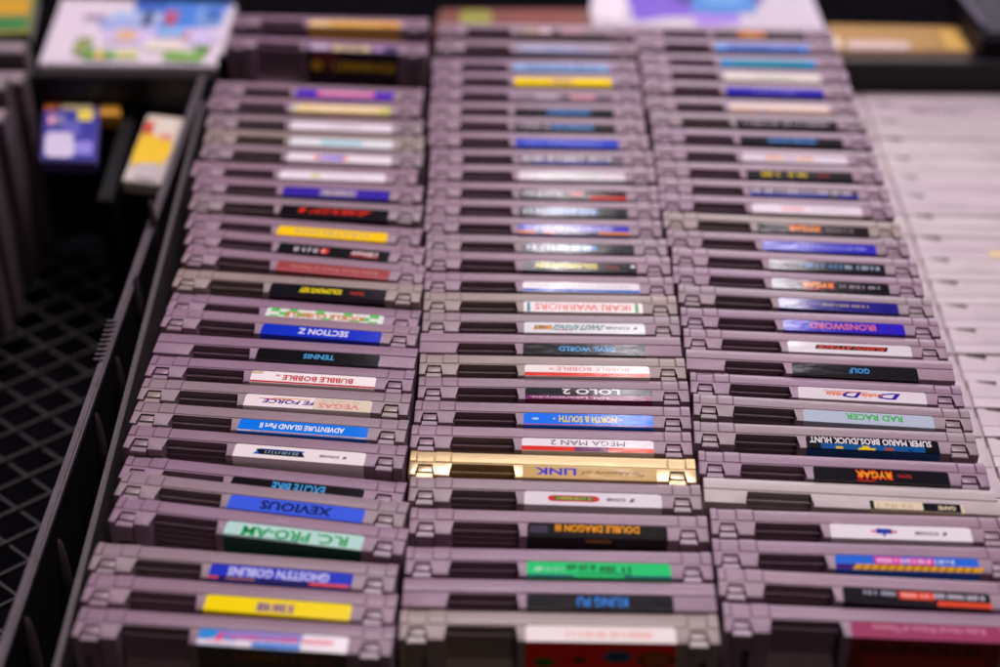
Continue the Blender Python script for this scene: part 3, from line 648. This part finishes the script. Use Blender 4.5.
art_box('game_box', [(604, -70), (786, -66), (826, 30), (586, 30)], 92, 8, 'd0c6d4', '', [
    ('c4bcc8', .02, .98, .02, .99), ('7048c8', .15, .52, -.3, .95), ('9a78d8', .44, .66, .66, .97), ('2a1c8a', .36, .8, .5, .78), ('3a80cc', .44, .74, .56, .86), ('5aa0dc', .5, .68, .62, .76), ('e0d8e0', .02, .16, .1, .98)], 'white box with purple and blue picture behind the right column', 'box')
art_box('game_box', [(440, 9), (590, 9), (596, 34), (432, 34)], 96, 14, '5a2418', '', [('702c18', .02, .98, .02, .98), ('8a8c20', .14, .36, .05, .95), ('7a2a18', .5, .9, .1, .9)], 'red and orange box with a lime stripe behind middle column', 'box')
art_box('game_case', [(828, 24), (960, 27), (974, 52), (826, 51)], 100, 12, 'b8987a', '', [('a07828', .0, .95, .02, .95), ('c8a04a', .82, .98, .1, .97), ('c8b0a8', .12, .6, .62, .96), ('d8c8a8', .02, .1, .5, .98)], 'tan and yellow case on the far rim of the crate', 'case')
art_box('game_box', [(44, 104), (100, 106), (96, 162), (40, 160)], 104, 8, '50488c', '', [('2a2c98', .04, .97, .1, .97), ('5a58b0', .3, .7, .3, .6), ('ccc4dc', .04, .6, .5, .97), ('e8d84a', .62, .9, .1, .3), ('8a80d8', .6, .94, .66, .9), ('e8a0b0', .1, .3, .22, .4), ('c86a1c', .02, .26, .0, .14), ('d0c090', .3, .9, .0, .12), ('7a78a0', .2, .4, .2, .4)], 'small blue and white box with an orange corner', 'box')
art_box('game_box', [(148, 114), (184, 118), (160, 184), (122, 180)], 102, 8, 'c8c0b8', '', [('d8ccb8', .03, .97, .03, .4), ('b83a28', .03, .35, .25, .5), ('e8c010', .02, .98, .34, .76), ('e8c010', .02, .5, .3, .8), ('c83a20', .04, .3, .12, .3), ('d89080', .55, .9, .26, .38), ('b8b0b0', .25, .9, .74, .97), ('d8d0c0', .5, .9, .05, .3)], 'small yellow and white box with a red patch', 'box')
art_box('game_box', [(100, 103), (120, 103), (120, 116), (98, 116)], 104, 8, 'c08a20', '', [('c89020', .05, .95, .05, .95)], 'tiny amber box beside the blue and white one', 'box')
# far-left stack of standing dark cases with a bright cover behind
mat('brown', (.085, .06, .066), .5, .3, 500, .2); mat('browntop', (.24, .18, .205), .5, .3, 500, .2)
names = ['farthest', 'second farthest', 'third farthest', 'fourth farthest', 'fifth farthest', 'sixth farthest', 'nearest']
for n in range(7):
    f = n / 6.0; px, py = 56 - 48 * f, 225 + 115 * f
    ztop = (138, 130, 137, 128, 134, 126, 132)[n]
    p = at(px, py, 20)
    r = empty('standing_case', ((p.x - 60 + (0, 3, -1, 2, -2, 2, 0)[n]) * MM, p.y * MM, .02)); tag(r, 'mauve-grey standing case at the far left, %s of its row' % names[n], 'case', 'standing cases in a row at the far left')
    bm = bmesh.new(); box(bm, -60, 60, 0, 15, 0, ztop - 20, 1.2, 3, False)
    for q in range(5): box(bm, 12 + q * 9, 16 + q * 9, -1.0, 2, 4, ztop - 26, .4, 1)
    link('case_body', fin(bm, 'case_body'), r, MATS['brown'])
    bm = bmesh.new(); box(bm, -58, 58, 1.5, 13.5, ztop - 20.05, ztop - 19.2, .3, 2); link('pale_top', fin(bm, 'pale_top'), r, MATS['browntop'])  # thin paler plate over the top of the case
art_box('game_box', [(-60, -10), (38, -6), (30, 34), (-70, 38)], 120, 8, '4a5a30', '', [('8a8440', .02, .98, .02, .98), ('c89810', .4, .95, .1, .55), ('2a7a38', .6, .97, .6, .9), ('c8b8b8', .3, .62, .66, .97), ('c03020', .3, .55, .9, .99)], 'box with yellow and green cover in the top left corner', 'box')
# dark navy bag-like crate far right
bm = bmesh.new(); P = [at(*p, 120) for p in ((925, -60), (1100, -60), (1120, 38), (985, 34))]; slab_pts(bm, P, 120, 96)
mat('navy', (.006, .004, .018), .6, .3, 300, .2); mat('purple_edge', (.035, .018, .07), .5)
bn = empty('storage_bin'); tag(bn, 'dark navy bin with a purple seam in the top right corner', 'bin')
link('bin_body', bfin(bm, 'bin_body', 3), bn, MATS['navy'])
bm = bmesh.new(); wall_strip(bm, at(950, -18, 120), at(984, 26, 120), 4, 120.1, 121.0); link('seam', fin(bm, 'seam', False), bn, MATS['purple_edge'])

# ------------------------------------------------------------------ light
w = bpy.data.worlds.new('World'); S.world = w; w.use_nodes = True
w.node_tree.nodes['Background'].inputs[0].default_value = (1, .84, .9, 1); w.node_tree.nodes['Background'].inputs[1].default_value = .02
def area(name, loc, target, sx, sy, power, col):
    l = bpy.data.lights.new(name, 'AREA'); l.shape = 'RECTANGLE'; l.size = sx; l.size_y = sy; l.energy = power; l.color = col
    o = bpy.data.objects.new(name, l); COL.objects.link(o); o.location = loc
    o.rotation_euler = (Vector(target) - Vector(loc)).to_track_quat('-Z', 'Y').to_euler()
    return o
ctr = Vector((.03, .6, .133))
PINK = (1, .86, .94)
area('ceiling_panel', (.18, 1.4, 2.0), ctr, 1.1, .8, 49, PINK)
def sky_dir(az, el, d):
    az, el = math.radians(az), math.radians(el)
    return ctr + Vector((math.sin(az) * math.cos(el), math.cos(az) * math.cos(el), math.sin(el))) * d
for az, el, sx, sy, e in ((-3.8, 39.5, .08, .35, 2.4), (2.4, 33.4, .12, .15, 2.1), (13.2, 35, .12, .14, 2.2), (6.2, 39.5, .08, .28, 1.8), (12, 18.5, 1.6, .42, 20)):
    area('hall_lamp', sky_dir(az, el, 4.0), ctr, sx, sy, e, (1, .92, .98))
area('rear_fill', (.5, -1.6, 2.0), ctr, .8, .6, 5.0, (1, .78, .66))  # weak warm fill added behind the camera to lift the front faces
S.view_settings.view_transform = 'Standard'; S.view_settings.look = 'None'; S.view_settings.exposure = 0; S.view_settings.gamma = 1
S.cycles.max_bounces = 6
if __name__ == '__main__':
    bad = [l for l in OUTLABELS if l[0] > 16]; print('LABELS', len(OUTLABELS), len(set(l[1] for l in OUTLABELS)), bad)
